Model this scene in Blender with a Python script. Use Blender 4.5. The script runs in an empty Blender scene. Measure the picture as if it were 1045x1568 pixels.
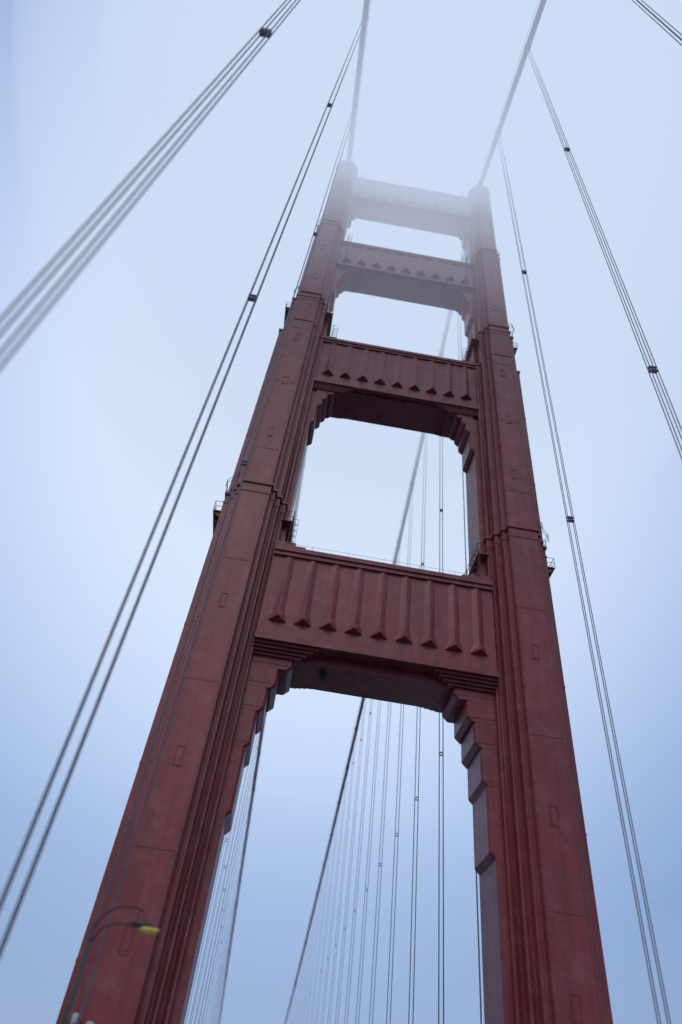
import bpy, bmesh, math, random
from mathutils import Vector, Matrix
random.seed(4)
sc=bpy.context.scene
CX=-6.62; CZ=1.7; T=53.2; LC=13.72

# ---------------- helpers ----------------
class MB:
    def __init__(s): s.v=[]; s.f=[]
    def box(s,x0,x1,y0,y1,z0,z1):
        if x0>x1:x0,x1=x1,x0
        if y0>y1:y0,y1=y1,y0
        n=len(s.v)
        s.v+=[(x0,y0,z0),(x1,y0,z0),(x1,y1,z0),(x0,y1,z0),(x0,y0,z1),(x1,y0,z1),(x1,y1,z1),(x0,y1,z1)]
        s.f+=[tuple(n+i for i in q) for q in ((0,3,2,1),(4,5,6,7),(0,1,5,4),(1,2,6,5),(2,3,7,6),(3,0,4,7))]
    def poly(s,pts,z0,z1,pts2=None):
        n=len(s.v);k=len(pts)
        s.v+=[(p[0],p[1],z0) for p in pts]+[(p[0],p[1],z1) for p in (pts2 or pts)]
        s.f.append(tuple(n+i for i in reversed(range(k))))
        s.f.append(tuple(n+k+i for i in range(k)))
        for i in range(k):
            j=(i+1)%k
            s.f.append((n+i,n+j,n+k+j,n+k+i))
    def tube(s,pts,r,n=8,cap=True):
        pts=[Vector(p) for p in pts]; base=len(s.v)
        rs=r if isinstance(r,(list,tuple)) else [r]*len(pts)
        for i,p in enumerate(pts):
            a=pts[max(i-1,0)];b=pts[min(i+1,len(pts)-1)]
            t=(b-a).normalized()
            up=Vector((0,0,1)) if abs(t.z)<.9 else Vector((0,1,0))
            e1=t.cross(up).normalized(); e2=t.cross(e1).normalized()
            for k in range(n):
                A=2*math.pi*k/n
                q=p+(e1*math.cos(A)+e2*math.sin(A))*rs[i]
                s.v.append(tuple(q))
        for i in range(len(pts)-1):
            for k in range(n):
                a=base+i*n+k;b=base+i*n+(k+1)%n
                s.f.append((a,b,b+n,a+n))
        if cap:
            s.f.append(tuple(base+k for k in reversed(range(n))))
            s.f.append(tuple(base+(len(pts)-1)*n+k for k in range(n)))
    def build(s,name,mat,parent=None,bevel=0,smooth=False):
        me=bpy.data.meshes.new(name); me.from_pydata(s.v,[],s.f); me.update()
        bm=bmesh.new(); bm.from_mesh(me); bmesh.ops.recalc_face_normals(bm,faces=bm.faces); bm.to_mesh(me); bm.free()
        if smooth:
            for p in me.polygons: p.use_smooth=True
        o=bpy.data.objects.new(name,me); sc.collection.objects.link(o)
        if mat: me.materials.append(mat)
        if parent: o.parent=parent
        if bevel:
            b=o.modifiers.new('bev','BEVEL'); b.width=bevel; b.segments=1; b.limit_method='ANGLE'
        return o
def empty(name,loc=(0,0,0)):
    o=bpy.data.objects.new(name,None); o.location=loc; sc.collection.objects.link(o); return o

# ---------------- materials ----------------
def newmat(name):
    m=bpy.data.materials.new(name); m.use_nodes=True
    nt=m.node_tree; return m,nt,nt.nodes,nt.links,nt.nodes['Principled BSDF']
def paint(name,col,seams=True,rough=.5,var=1.0):
    m,nt,N,L,P=newmat(name)
    g=N.new('ShaderNodeNewGeometry')
    sep=N.new('ShaderNodeSeparateXYZ'); L.new(g.outputs['Position'],sep.inputs[0])
    add=N.new('ShaderNodeMath'); L.new(sep.outputs[0],add.inputs[0]); L.new(sep.outputs[1],add.inputs[1])
    cmb=N.new('ShaderNodeCombineXYZ'); L.new(add.outputs[0],cmb.inputs[0]); L.new(sep.outputs[2],cmb.inputs[1])
    br=N.new('ShaderNodeTexBrick'); br.offset=.5; br.inputs['Scale'].default_value=1
    br.inputs['Brick Width'].default_value=5.3; br.inputs['Row Height'].default_value=6.2
    br.inputs['Mortar Size'].default_value=.02; br.inputs['Mortar Smooth'].default_value=.3
    br.inputs['Color1'].default_value=(.88,.88,.88,1); br.inputs['Color2'].default_value=(1.08,1.08,1.08,1)
    br.inputs['Mortar'].default_value=(.72,.72,.72,1)
    L.new(cmb.outputs[0],br.inputs['Vector'])
    mp=N.new('ShaderNodeMapping'); mp.inputs['Scale'].default_value=(1.6,1.6,.09)
    L.new(g.outputs['Position'],mp.inputs[0])
    ns=N.new('ShaderNodeTexNoise'); ns.inputs['Scale'].default_value=1; ns.inputs['Detail'].default_value=6
    L.new(mp.outputs[0],ns.inputs['Vector'])
    rs=N.new('ShaderNodeValToRGB'); rs.color_ramp.elements[0].position=.32; rs.color_ramp.elements[1].position=.7
    rs.color_ramp.elements[0].color=(.72,.72,.77,1); rs.color_ramp.elements[1].color=(1.14,1.16,1.16,1)
    L.new(ns.outputs[0],rs.inputs[0])
    n2=N.new('ShaderNodeTexNoise'); n2.inputs['Scale'].default_value=.6; n2.inputs['Detail'].default_value=10; n2.inputs['Roughness'].default_value=.7
    L.new(g.outputs['Position'],n2.inputs['Vector'])
    r2=N.new('ShaderNodeValToRGB'); r2.color_ramp.elements[0].position=.48; r2.color_ramp.elements[1].position=.64
    r2.color_ramp.elements[0].color=(0,0,0,1); r2.color_ramp.elements[1].color=(.24*var,)*3+(1,)
    L.new(n2.outputs[0],r2.inputs[0])
    m1=N.new('ShaderNodeMix'); m1.data_type='RGBA'; m1.blend_type='MULTIPLY'; m1.inputs[0].default_value=1 if seams else 0
    m1.inputs[6].default_value=(*col,1); L.new(br.outputs['Color'],m1.inputs[7])
    m2=N.new('ShaderNodeMix'); m2.data_type='RGBA'; m2.blend_type='MULTIPLY'; m2.inputs[0].default_value=.8*var
    L.new(m1.outputs[2],m2.inputs[6]); L.new(rs.outputs[0],m2.inputs[7])
    m3=N.new('ShaderNodeMix'); m3.data_type='RGBA'; L.new(r2.outputs[0],m3.inputs[0])
    L.new(m2.outputs[2],m3.inputs[6]); m3.inputs[7].default_value=(.30,.18,.21,1)
    L.new(m3.outputs[2],P.inputs['Base Color'])
    P.inputs['Roughness'].default_value=rough
    bp=N.new('ShaderNodeBump'); bp.inputs['Strength'].default_value=.18; bp.inputs['Distance'].default_value=.04
    n3=N.new('ShaderNodeTexNoise'); n3.inputs['Scale'].default_value=1.1; n3.inputs['Detail'].default_value=3
    L.new(g.outputs['Position'],n3.inputs['Vector']); L.new(n3.outputs[0],bp.inputs['Height']); L.new(bp.outputs[0],P.inputs['Normal'])
    return m
RED=paint('international_orange_paint',(.245,.039,.051),rough=.42)
RED2=paint('orange_paint_trim',(.22,.036,.047),seams=False,rough=.45)
RAILM=paint('railing_paint',(.16,.04,.048),seams=False)
def simple(name,col,rough=.7,ns=3.0,amt=.25,metal=0):
    m,nt,N,L,P=newmat(name)
    g=N.new('ShaderNodeNewGeometry'); n=N.new('ShaderNodeTexNoise'); n.inputs['Scale'].default_value=ns; n.inputs['Detail'].default_value=8
    L.new(g.outputs['Position'],n.inputs['Vector'])
    r=N.new('ShaderNodeValToRGB'); r.color_ramp.elements[0].position=.3; r.color_ramp.elements[1].position=.7
    r.color_ramp.elements[0].color=tuple(c*(1-amt) for c in col)+(1,); r.color_ramp.elements[1].color=tuple(c*(1+amt) for c in col)+(1,)
    L.new(n.outputs[0],r.inputs[0]); L.new(r.outputs[0],P.inputs['Base Color'])
    P.inputs['Roughness'].default_value=rough; P.inputs['Metallic'].default_value=metal
    return m
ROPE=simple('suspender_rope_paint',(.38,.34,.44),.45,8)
CABLE=simple('main_cable_paint',(.20,.15,.20),.5,2)
ASPH=simple('asphalt',(.05,.05,.052),.85,4)
CONC=simple('concrete',(.28,.27,.26),.85,2)
WHITE=simple('road_paint',(.7,.7,.68),.7,6,.12)
DARK=simple('dark_metal',(.05,.03,.035),.5,6)
GREY=simple('grey_housing',(.35,.36,.38),.45,5,.1)

# ---------------- tower ----------------
tower=empty('suspension_bridge_tower',(0,T,0))
PAR=tower
def par(o):
    o.parent=PAR; o.matrix_parent_inverse=Matrix.Translation((0,-T,0)); return o
def stepped(cx,steps):
    st=sorted(steps)
    pts=[]
    for i in range(len(st)-1,-1,-1):
        w,d=st[i]
        pts.append((w,d))
        if i>0: pts.append((st[i-1][0],d))
    Q1=pts
    Q2=[(-x,y) for x,y in reversed(pts)]
    Q3=[(-x,-y) for x,y in pts]
    Q4=[(x,-y) for x,y in reversed(pts)]
    return [(cx+x,T+y) for x,y in Q1+Q2+Q3+Q4]
tiers=[
 (-8,51.6,[(1.5,4.9),(1.95,4.2),(2.5,3.4),(3.15,2.6)]),
 (51.3,84.5,[(1.42,4.65),(1.85,4.0),(2.45,3.3),(3.08,2.55)]),
 (84.2,92.3,[(1.42,4.65),(1.85,4.0),(2.5,3.2)]),
 (92.0,118.6,[(1.3,4.3),(1.75,3.7),(2.25,3.0)]),
 (118.3,148.6,[(1.15,3.9),(1.6,3.4),(2.05,2.8)]),
 (148.4,150.4,[(1.0,3.3),(1.5,2.8)]),
 (150.2,151.4,[(.8,2.6),(1.1,1.8)]),
]
def inner_w(z):
    for a,b,s in tiers:
        if z<b: return s[-1][0]
    return 2
for sgn in (-1,1):
    mb=MB(); tr=MB(); rl=MB()
    cx=sgn*LC
    for a,b,s in tiers: mb.poly(stepped(cx,s),a,b)
    for zt,s,ov in ((51.6,tiers[0][2],.14),(92.3,tiers[2][2],.14),(118.6,tiers[3][2],.12),(148.6,tiers[4][2],.2),(84.5,None,.06)):
        if zt==84.5:
            for sx in (-1,1):
                x0=cx+sx*2.49;x1=cx+sx*3.2
                tr.box(x0,x1,T-2.65,T+2.65,84.2,84.56)
            continue
        tr.poly(stepped(cx,[(w+ov,d+ov) for w,d in s]),zt-.28,zt+.04)
        tr.poly(stepped(cx,[(w+ov*.4,d+ov*.4) for w,d in s]),zt-1.5,zt-1.25)
    for a,b,s in tiers[:5]:
        w,d=s[0]
        a0=max(a,0)
        for fy in (-1,1):
            zz=a0+ (16.3 if a<0 else 6)
            while zz<b-2:
                tr.box(cx-w-.012,cx+w+.012,T+fy*(d-.3),T+fy*(d+.025),zz-.11,zz+.11); zz+=12.5
            for xx in (-w+.12,w-.12):
                tr.box(cx+xx-.07,cx+xx+.07,T+fy*(d-.1),T+fy*(d+.03),a0,b-1.6)
            for w2,d2 in s[1:]:
                zz=a0+10
                while zz<b-2:
                    for sx in (-1,1):
                        tr.box(cx+sx*(w2-.3),cx+sx*(w2+.02),T+fy*(d2-.3),T+fy*(d2+.02),zz-.1,zz+.1)
                    zz+=12.5
    for zz in (11,22.5,36.5,60,70,80,98,108,124,134):
        a,b,s=[t for t in tiers if zz<t[1]][0]; w,d=s[0]
        for fy in (-1,1):
            y0=T+fy*(d-.05)
            x0=cx-.15;hw=.33;hh=.75
            for (xa,xb,za,zb) in ((-hw,-hw+.05,-hh,hh),(hw-.05,hw,-hh,hh),(-hw+.05,hw-.05,hh-.05,hh),(-hw+.05,hw-.05,-hh,-hh+.05)):
                tr.box(x0+xa,x0+xb,y0,T+fy*(d+.045),zz+za,zz+zb)
            mb.box(x0-hw+.1,x0+hw-.1,y0,T+fy*(d+.02),zz-hh+.1,zz+hh-.1)
    for a,b,w,hd in ((-8,33.4,3.05,2.1),(44.2,73.8,3.0,1.95),(84,92.2,2.4,1.85),(91.8,107.5,2.15,1.85),(115.9,136.4,1.95,1.6)):
        x0=cx-sgn*w; x1=cx-sgn*(3.81 if b<40 else w+ (.66 if b<100 else .5))
        tr.box(x0,x1,T-hd,T+hd,a,b)
    mb2=MB()
    mb2.tube([(cx-sgn*2.85,T-2.8,-1),(cx-sgn*2.85,T-2.8,51)],.07,8)
    mb2.tube([(cx-sgn*2.25,T-3.56,-1),(cx-sgn*2.25,T-3.56,50)],.05,8)
    mb2.tube([(cx-sgn*2.75,T-2.75,52),(cx-sgn*2.75,T-2.75,84)],.06,8)
    par(mb2.build('riser_pipes',RED2,None,0,True))
    def rail(pts,z,h=1.25,sp=.8):
        for p,q in zip(pts,pts[1:]):
            p=Vector(p);q=Vector(q);Ld=(q-p).length;n=max(1,int(Ld/sp))
            for k in range(n+1):
                r=p.lerp(q,k/n); rl.tube([(r.x,r.y,z),(r.x,r.y,z+h)],.028,5)
            for hh in (.6,h):
                rl.tube([(p.x,p.y,z+hh),(q.x,q.y,z+hh)],.028,5)
    for zp,w,d in ((48.9,3.15,2.55),(90.4,2.5,2.7)):
        x1=cx+sgn*(w+.8)
        rl.box(cx+sgn*(w-.1),x1,T-d,T+d,zp,zp+.1)
        for yy in (-d+.2,-d/2,0,d/2,d-.2):
            rl.poly([(cx+sgn*w,T+yy-.05),(cx+sgn*(w+.1),T+yy-.05),(cx+sgn*(w+.1),T+yy+.05),(cx+sgn*w,T+yy+.05)],zp-.6,zp-.002,
                    [(cx+sgn*w,T+yy-.05),(x1,T+yy-.05),(x1,T+yy+.05),(cx+sgn*w,T+yy+.05)])
        rail([(cx+sgn*w,T-d),(x1,T-d),(x1,T+d),(cx+sgn*w,T+d)],zp+.1)
        x1=cx-sgn*(w+1.05)
        rl.box(cx-sgn*(w-.1),x1,T-d-.3,T+d+.3,zp,zp+.1)
        rail([(cx-sgn*w,T-d-.3),(x1,T-d-.3),(x1,T+d+.3),(cx-sgn*w,T+d+.3)],zp+.1)
    rail([(cx+sgn*1.6,T-4.95),(cx+sgn*2.1,T-4.95),(cx+sgn*2.1,T-4.4),(cx+sgn*3.3,T-3.4),(cx+sgn*3.3,T+3.4)],51.64,1.1)
    rail([(cx+sgn*1.6,T-4.65),(cx+sgn*2.0,T-4.65),(cx+sgn*2.5,T-4.1),(cx+sgn*2.6,T+4.)],92.34,1.1)
    rail([(cx+sgn*1.3,T-4.1),(cx+sgn*2.2,T-3.4),(cx+sgn*2.3,T+3.4)],118.7,1.1)
    par(mb.build('leg',RED,None,.035)); par(tr.build('leg_trim',RED2)); par(rl.build('balcony_railings',RAILM))
    sd=MB()
    prof=[(-2.6,150.9),(2.6,150.9),(2.2,152.3),(1.2,153.1),(-1.2,153.1),(-2.2,152.3)]
    sd.v+=[(cx-.75,T+a,b) for a,b in prof]+[(cx+.75,T+a,b) for a,b in prof]
    sd.f+=[tuple(range(6)),tuple(range(6,12))]+[(i,(i+1)%6,(i+1)%6+6,i+6) for i in range(6)]
    sd.tube([(cx,T,153),(cx,T,156.5)],.09,8); sd.tube([(cx,T,156.4),(cx,T,157)],.3,10)
    par(sd.build('cable_saddle_housing',RED2))

def strut(name,zb,zt,hd,ridges,sc_,blocks,core,ridge_p,coredrop,lg=.35):
    mb=MB(); tr=MB()
    iw=inner_w((zb+zt)/2)-.08
    X=LC-iw
    mb.box(-X,X,T-hd,T+hd,zb+.05,zt-.05)
    tr.box(-X,X,T-hd-lg,T+hd+lg,zt-.5,zt)
    tr.box(-X,X,T-hd-lg*.6,T+hd+lg*.6,zt-.95,zt-.503)
    tr.box(-X,X,T-hd-lg,T+hd+lg,zb,zb+.34)
    tr.box(-X,X,T-hd-lg*.5,T+hd+lg*.5,zb+.343,zb+.7)
    if ridges:
        sp=(2*X-.9)/ridges
        z0=zb+(zt-zb)*.20; z1=zt-.95
        for k in range(ridges):
            xc=-X+.45+sp*(k+.5); hw=sp*.38
            for fy in (-1,1):
                yb=T+fy*(hd-.02); ya=T+fy*(hd+ridge_p)
                n=len(mb.v)
                zs=z0+1.0
                mb.v+=[(xc-hw,yb,z0),(xc+hw,yb,z0),(xc,ya,z0+.25),
                       (xc-hw*.62,yb,z1),(xc+hw*.62,yb,z1),(xc,T+fy*(hd+.16),z1),
                       (xc-hw*.66,yb,zs),(xc+hw*.66,yb,zs),(xc,T+fy*(hd+.28),zs)]
                mb.f+=[(n,n+1,n+2),(n+3,n+5,n+4),(n,n+2,n+8,n+6),(n+2,n+1,n+7,n+8),(n+6,n+8,n+5,n+3),(n+8,n+7,n+4,n+5),(n,n+6,n+3,n+4,n+7,n+1)]
    mb.box(-X,X,T-core,T+core,zb-coredrop,zb+.2)
    hh=core+.15
    for s in (-1,1):
        for i in range(4):
            o=(5.6-.45*i)*sc_; dd=(hd+.15)-(hd+.1-hh-.05)*((i+.3)/4)
            z1=zb-.22*i*sc_-.003; z0=zb-.22*(i+1)*sc_
            tr.box(s*X,s*(X-o),T-dd,T+dd,z0,z1)
        top=zb-.85*sc_
        for i,(o,dz) in enumerate(blocks):
            zb2=zb+dz
            d2=hh-.012*i
            xa=s*(X+.4); xb=s*(X-o)
            ch=.2
            pts=[(xa,T-d2),(xb+s*ch,T-d2),(xb,T-d2+ch),(xb,T+d2-ch),(xb+s*ch,T+d2),(xa,T+d2)]
            xc=xb+s*.4*sc_
            pts_l=[(xa,T-d2),(xc+s*ch,T-d2),(xc,T-d2+ch),(xc,T+d2-ch),(xc+s*ch,T+d2),(xa,T+d2)]
            mb.poly(pts_l,zb2,zb2+.4*sc_,pts)
            mb.poly(pts,zb2+.4*sc_,top)
            top=zb2+.06
    for s in (-1,1):
        for i,(o,h) in enumerate(((3.9,.35),(2.9,.7),(1.9,1.1))):
            tr.box(s*X,s*(X-o*sc_),T-hd+.1+.05*i,T+hd-.1-.05*i,zt-.02,zt+h*sc_)
    par(mb.build(name,RED,None,.03)); par(tr.build(name+'_mouldings',RED2))
    rl=MB()
    for fy in (-1,1):
        y=T+fy*(hd-.3)
        rl.tube([(-X,y,zt+1.0),(X,y,zt+1.0)],.014,5)
        n=6
        for k in range(n+1):
            x=-X+2*X*k/n; rl.tube([(x,y,zt),(x,y,zt+1.0)],.018,5)
    for s in (-1,1):
        xr=s*(X-1.0)
        for dy in (-.3,.3):
            rl.tube([(xr,T-hd+.5+dy,zt),(xr,T-hd+.5+dy,zt+4.6*sc_)],.035,5)
        for k in range(12): rl.tube([(xr,T-hd+.2,zt+.4+k*.36*sc_),(xr,T-hd+.8,zt+.4+k*.36*sc_)],.025,5)
        for k in range(5):
            z=zt+1+k*.8*sc_
            rl.tube([(xr,T-hd+.15,z),(xr-s*.7,T-hd+.15,z),(xr-s*.7,T-hd+.85,z),(xr,T-hd+.85,z)],.028,5)
    par(rl.build(name+'_railing',RAILM))
strut('portal_strut',34.3,44.9,3.15,9,1.0,[(3.7,-1.9),(2.6,-3.8),(2.0,-6.0),(1.5,-9.1),(1.15,-14.4)],2.0,.75,.85,.4)
strut('middle_strut',74.0,84.6,2.3,9,.95,[(3.0,-1.5),(2.2,-2.7),(1.7,-4.2),(1.2,-7.7)],1.8,.7,.3,.32)
strut('upper_strut',107.6,116.4,1.95,9,.88,[(2.6,-1.4),(1.9,-2.5),(1.4,-4.2),(1.0,-9.0)],1.6,.65,.25,.28)
strut('top_strut',136.8,146.8,1.8,9,.8,[(2.0,-1.2),(1.5,-2.6),(1.0,-6.5)],1.5,.4,.2,.28)
nb=MB()
nb.box(-4.6,-4.0,T-1.0,T-.4,33.1,33.43); nb.tube([(-4.3,T-.7,33.1),(-4.3,T-.7,32.95)],.18,12)
par(nb.build('navigation_light',DARK))
bd=MB()
bd.box(-10.4,10.4,T-2.5,T+2.5,-7.6,-4.5)
for s in(-1,1): bd.poly(stepped(s*LC,[(2.6,7.5),(4,6.3),(5,5)]),-75,-8)
bd.box(-9,9,T-2.4,T+2.4,-42,-36)
bd.tube([(-9.4,T,-8),(9.4,T,-36)],1.2,4); bd.tube([(9.4,T,-8),(-9.4,T,-36)],1.2,4)
par(bd.build('lower_bracing',RED))

# ---------------- main cables & suspenders ----------------
def cz(y):
    s=abs(y-T); return 152.1-.446*s+.000349*s*s
YA,YB=-230,900
SP=14.9
for i,s in enumerate((-1,1)):
    mb=MB()
    ys=sorted(set([YA+(YB-YA)*k/240 for k in range(241)]+[T]))
    mb.tube([(s*LC,y,cz(y)) for y in ys],.46,14)
    for dx in (-.55,.55):
        mb.tube([(s*LC+dx,y,cz(y)+1.2) for y in ys if abs(y-T)>2],.03,5)
    for k in range(-18,56):
        y=T+SP*k
        if k!=0 and YA<y<YB:
            sl=(cz(y+.6)-cz(y-.6))/1.2
            mb.tube([(s*LC,y-.5,cz(y)-.5*sl),(s*LC,y+.5,cz(y)+.5*sl)],.53,14)
    mb.build('main_cable',CABLE,None,0,True)
for i,s in enumerate((-1,1)):
    mb=MB()
    for k in range(-18,56):
        y=T+SP*k
        if k==0 or not(YA<y<YB): continue
        zt=cz(y)
        if zt<3: continue
        a=.25
        for dx in (-a,a):
            for dy in (-.13,.13):
                mb.tube([(s*LC+dx*1.6,y+dy,zt-.1),(s*LC+dx,y+dy,zt-2.5),(s*LC+dx,y+dy,-1)],.035,6)
        for z in (43,88):
            if z<zt-6:
                mb.box(s*LC-a-.04,s*LC+a+.04,y-.16,y+.16,z-.03,z+.03)
                mb.box(s*LC-a-.04,s*LC+a+.04,y-.16,y+.16,z+.34,z+.39)
    mb.build('suspender_ropes',ROPE,None,0,True)

# ---------------- deck ----------------
Y0,Y1=-230,900
mb=MB(); mb.box(-9.15,9.15,Y0,Y1,-.5,0); mb.build('road',ASPH)
mb=MB()
for x in (-6.1,-3.05,3.05,6.1):
    y=Y0
    while y<400: mb.box(x-.06,x+.06,y,y+2.5,.002,.006); y+=9
for x in (-.15,.15): mb.box(x-.05,x+.05,Y0,Y1,.002,.006)
mb.build('lane_markings',WHITE)
for s in (-1,1):
    mb=MB(); 
    mb.box(s*9.15,s*9.45,Y0,Y1,-.5,.17)
    mb.box(s*9.45,s*12.6,Y0,T-7,-.5,.15); mb.box(s*9.45,s*12.6,T+7,Y1,-.5,.15)
    mb.box(s*12.6,s*15.2,Y0,T-7,-.5,.146); mb.box(s*12.6,s*15.2,T+7,Y1,-.5,.146)
    mb.box(s*17.3,s*20,T-9,T+9,-.5,.15)
    mb.build('sidewalk',CONC)
    mb=MB()
    xx=15.1
    for z in (.35,1.25): 
        mb.box(s*xx-.06,s*xx+.06,Y0,T-7,z-.05,z+.05); mb.box(s*xx-.06,s*xx+.06,T+7,Y1,z-.05,z+.05)
    y=-60
    while y<260:
        if abs(y-T)>7: mb.box(s*xx-.02,s*xx+.02,y-.03,y+.03,.4,1.2)
        y+=.3
    y=Y0
    while y<Y1:
        if abs(y-T)>7: mb.box(s*xx-.1,s*xx+.1,y-.1,y+.1,.15,1.4)
        y+=3.81
    mb.build('bridge_railing',RAILM)
    mb=MB()
    for z in (-.9,-8.4): mb.box(s*LC-.4,s*LC+.4,Y0,Y1,z-.4,z+.4)
    y=T-15.24*18; k=0
    while y<Y1-8:
        if y>=Y0:
            mb.box(s*LC-.2,s*LC+.2,y-.2,y+.2,-8,-1.3)
            a,b=(-8,-1.3) if k%2 else (-1.3,-8)
            mb.tube([(s*LC,y+.2,a),(s*LC,y+7.4,b)],.28,4)
        y+=7.62;k+=1
    mb.build('stiffening_truss',RED)

# ---------------- street lamps ----------------
LENS,nt,N,L,P=newmat('amber_lamp_lens')
P.inputs['Base Color'].default_value=(.40,.30,.06,1); P.inputs['Roughness'].default_value=.25
P.inputs['Emission Color'].default_value=(1,.78,.14,1); P.inputs['Emission Strength'].default_value=.06
def lamp(x,y,s):
    e=empty('street_lamp',(x,y,.15))
    def lp(mb,n,m,sm=True):
        o=mb.build(n,m,None,0,sm); o.parent=e; return o
    mb=MB()
    mb.tube([(0,0,0),(0,0,.9)],[.2,.17],8); mb.tube([(0,0,.9),(0,0,8.0)],[.1,.06],10)
    lp(mb,'pole',DARK)
    mb=MB()
    pts=[]
    for k in range(13):
        t=k/12; A=math.pi*.5*t
        pts.append((s*(1.15*(1-math.cos(A))),0,7.6+1.15*math.sin(A)))
    pts+= [(s*1.5,0,8.74),(s*1.75,0,8.66)]
    mb.tube(pts,.04,8)
    pts=[(s*.02,0,7.3),(s*.3,0,7.85),(s*.75,0,8.1),(s*1.3,0,8.16),(s*1.75,0,8.14)]
    mb.tube(pts,.035,8)
    mb.tube([(s*1.6,0,8.7),(s*1.6,0,8.2)],.02,6)
    lp(mb,'bracket_arms',DARK)
    mb=MB()
    mb.tube([(s*1.4,0,8.2),(s*1.55,0,8.2),(s*1.75,0,8.2),(s*2.0,0,8.19),(s*2.35,0,8.14),(s*2.5,0,8.1)],[.06,.11,.14,.14,.09,.04],12)
    lp(mb,'lamp_head',DARK)
    mb=MB()
    mb.tube([(s*1.78,0,8.1),(s*1.88,0,8.06),(s*2.1,0,8.04),(s*2.4,0,8.05),(s*2.52,0,8.08)],[.08,.13,.15,.13,.05],12)
    lp(mb,'lamp_lens',LENS)
for yy in (31.5,76.5,-14,121.5,167):
    lamp(-12.75,yy,1)
for yy in (22,67,112,-23,157):
    lamp(12.75,yy,-1)
def flood(x,y,z):
    e=empty('floodlight',(x,y,z))
    mb=MB(); mb.tube([(0,0,-z),(0,0,-.25)],.06,8); mb.box(-.3,.3,-.03,.03,-.3,-.22)
    for sx in(-.3,.3): mb.box(sx-.02,sx+.02,-.04,.04,-.3,.05)
    o=mb.build('mount',DARK); o.parent=e
    mb=MB(); d=Vector((0.1,.55,.83)).normalized()
    mb.tube([tuple(-d*.3),tuple(-d*.2),tuple(d*.15),tuple(d*.22)],[.1,.2,.27,.29],16)
    o=mb.build('housing',GREY,None,0,True); o.parent=e
for sx in (-1,1):
    flood(sx*15.3,47.6,6.8); flood(sx*14.4,47.3,6.5)

# ---------------- water ----------------
m,nt,N,L,P=newmat('bay_water')
P.inputs['Base Color'].default_value=(.03,.055,.07,1); P.inputs['Roughness'].default_value=.18
g=N.new('ShaderNodeNewGeometry'); n=N.new('ShaderNodeTexNoise'); n.inputs['Scale'].default_value=.12; n.inputs['Detail'].default_value=10
b=N.new('ShaderNodeBump'); b.inputs['Distance'].default_value=2; b.inputs['Strength'].default_value=.6
L.new(g.outputs['Position'],n.inputs['Vector']); L.new(n.outputs[0],b.inputs['Height']); L.new(b.outputs[0],P.inputs['Normal'])
mb=MB(); mb.v=[(-9000,-9000,-67),(9000,-9000,-67),(9000,9000,-67),(-9000,9000,-67)]; mb.f=[(0,1,2,3)]; mb.build('water',m)

# ---------------- fog ----------------
def fogmat(name,den,col):
    m=bpy.data.materials.new(name); m.use_nodes=True; nt=m.node_tree; N=nt.nodes; L=nt.links
    for x in list(N): N.remove(x)
    out=N.new('ShaderNodeOutputMaterial'); ab=N.new('ShaderNodeVolumeAbsorption'); em=N.new('ShaderNodeEmission'); ad=N.new('ShaderNodeAddShader')
    ab.inputs['Color'].default_value=(0,0,0,1); ab.inputs['Density'].default_value=den
    em.inputs['Color'].default_value=(*col,1); em.inputs['Strength'].default_value=den  # own glow in the fog colour, in place of scattered daylight
    L.new(ab.outputs[0],ad.inputs[0]); L.new(em.outputs[0],ad.inputs[1]); L.new(ad.outputs[0],out.inputs['Volume'])
    return m
def fog(name,c,r,den,col,parent=None):
    bm=bmesh.new(); bmesh.ops.create_icosphere(bm,subdivisions=5,radius=1)
    for v in bm.verts: v.co=Vector((c[0]+v.co.x*r[0],c[1]+v.co.y*r[1],c[2]+v.co.z*r[2]))
    me=bpy.data.meshes.new(name); bm.to_mesh(me); bm.free()
    me.materials.append(fogmat(name+'_mat',den,col))
    o=bpy.data.objects.new(name,me); sc.collection.objects.link(o)
    if parent:o.parent=parent
fe=empty('fog_bank')
FC=(.61,.72,.91)
fog('haze',(0,380,-60),(300,305,175),.0010,(.36,.47,.71),fe)
fog('haze_inner',(0,400,-60),(200,300,120),.0014,(.34,.45,.69),fe)
fog('fog_outer',(0,68,195),(92,118,108),.0085,FC,fe)
fog('fog_mid',(0,62,192),(76,95,78),.016,FC,fe)
fog('fog_core',(0,60,190),(62,80,55),.034,FC,fe)

# ---------------- world ----------------
w=bpy.data.worlds.new('World'); sc.world=w; w.use_nodes=True
N=w.node_tree.nodes; L=w.node_tree.links
bg=N['Background']; out=N['World Output']
sky=N.new('ShaderNodeTexSky'); sky.sky_type='NISHITA'; sky.sun_disc=False
SE=math.radians(52); 
sky.sun_elevation=SE; sky.sun_rotation=math.radians(200); sky.air_density=1; sky.dust_density=3
L.new(sky.outputs[0],bg.inputs[0]); bg.inputs[1].default_value=.05
tc=N.new('ShaderNodeTexCoord'); nm=N.new('ShaderNodeVectorMath'); nm.operation='DOT_PRODUCT'
gd=Vector((-.01,.63,.775)).normalized(); nm.inputs[1].default_value=gd
L.new(tc.outputs['Generated'],nm.inputs[0])
mr=N.new('ShaderNodeMapRange'); mr.inputs['From Min'].default_value=-1; mr.inputs['From Max'].default_value=1
L.new(nm.outputs['Value'],mr.inputs[0])
cr=N.new('ShaderNodeValToRGB'); R=cr.color_ramp; R.interpolation='LINEAR'
def st(p,c):
    e=R.elements.new((p+1)/2); e.color=(*c,1)
R.elements[0].position=0; R.elements[0].color=(.15,.19,.27,1)
R.elements[1].position=1; R.elements[1].color=(.69,.77,.89,1)
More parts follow.
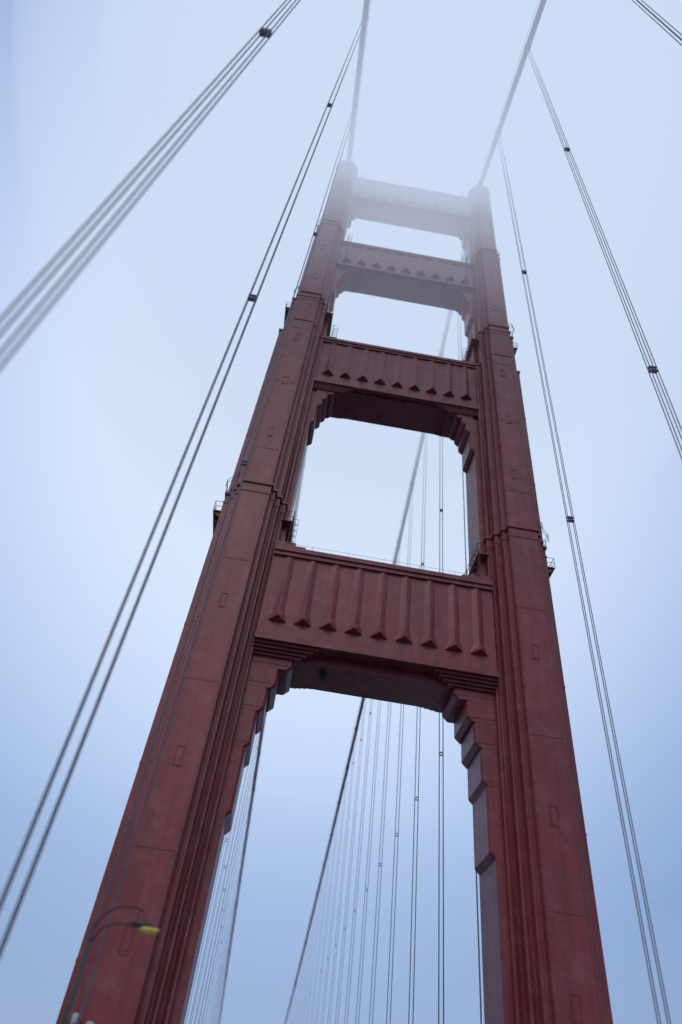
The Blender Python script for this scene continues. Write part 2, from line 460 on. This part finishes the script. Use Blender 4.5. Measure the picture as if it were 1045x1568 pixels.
for p_,c_ in ((0,(.18,.23,.31)),(.40,(.08,.125,.235)),(.66,(.12,.185,.36)),(.74,(.17,.26,.46)),(.80,(.27,.37,.58)),(.875,(.45,.55,.75)),(.94,(.61,.70,.85))): st(p_,c_)
L.new(mr.outputs[0],cr.inputs[0])
bg2=N.new('ShaderNodeBackground'); L.new(cr.outputs[0],bg2.inputs[0]); bg2.inputs[1].default_value=1
ad=N.new('ShaderNodeAddShader'); L.new(bg.outputs[0],ad.inputs[0]); L.new(bg2.outputs[0],ad.inputs[1]); L.new(ad.outputs[0],out.inputs['Surface'])
sd=bpy.data.lights.new('sun','SUN'); sd.energy=.55; sd.angle=math.radians(50); sd.color=(1,.96,.93)
so=bpy.data.objects.new('sun',sd); sc.collection.objects.link(so)
az=math.radians(200)
dirv=Vector((math.sin(az)*math.cos(SE),math.cos(az)*math.cos(SE),math.sin(SE)))
so.rotation_euler=dirv.to_track_quat('Z','Y').to_euler(); so.location=(0,0,300)

# ---------------- camera ----------------
cd=bpy.data.cameras.new('camera'); co=bpy.data.objects.new('camera',cd); sc.collection.objects.link(co); sc.camera=co
cd.sensor_fit='VERTICAL'; cd.sensor_height=36; cd.sensor_width=24; cd.lens=24; cd.clip_end=20000; cd.clip_start=.1
p=math.radians(44.6); psi=math.radians(2); ro=math.radians(8.33)
F0=Vector((0,math.cos(p),math.sin(p))); U0=Vector((1,0,0)); V0=Vector((0,-math.sin(p),math.cos(p)))
Rz=Matrix.Rotation(-psi,3,'Z'); F0=Rz@F0;U0=Rz@U0;V0=Rz@V0
Xc=U0*math.cos(ro)+V0*math.sin(ro); Yc=-U0*math.sin(ro)+V0*math.cos(ro); Zc=-F0
M=Matrix((Xc,Yc,Zc)).transposed().to_4x4(); M.translation=Vector((CX,0,CZ)); co.matrix_world=M
cd.dof.use_dof=True; cd.dof.focus_distance=62; cd.dof.aperture_fstop=.10
sc.view_settings.view_transform='Standard'; sc.view_settings.look='None'; sc.view_settings.exposure=0
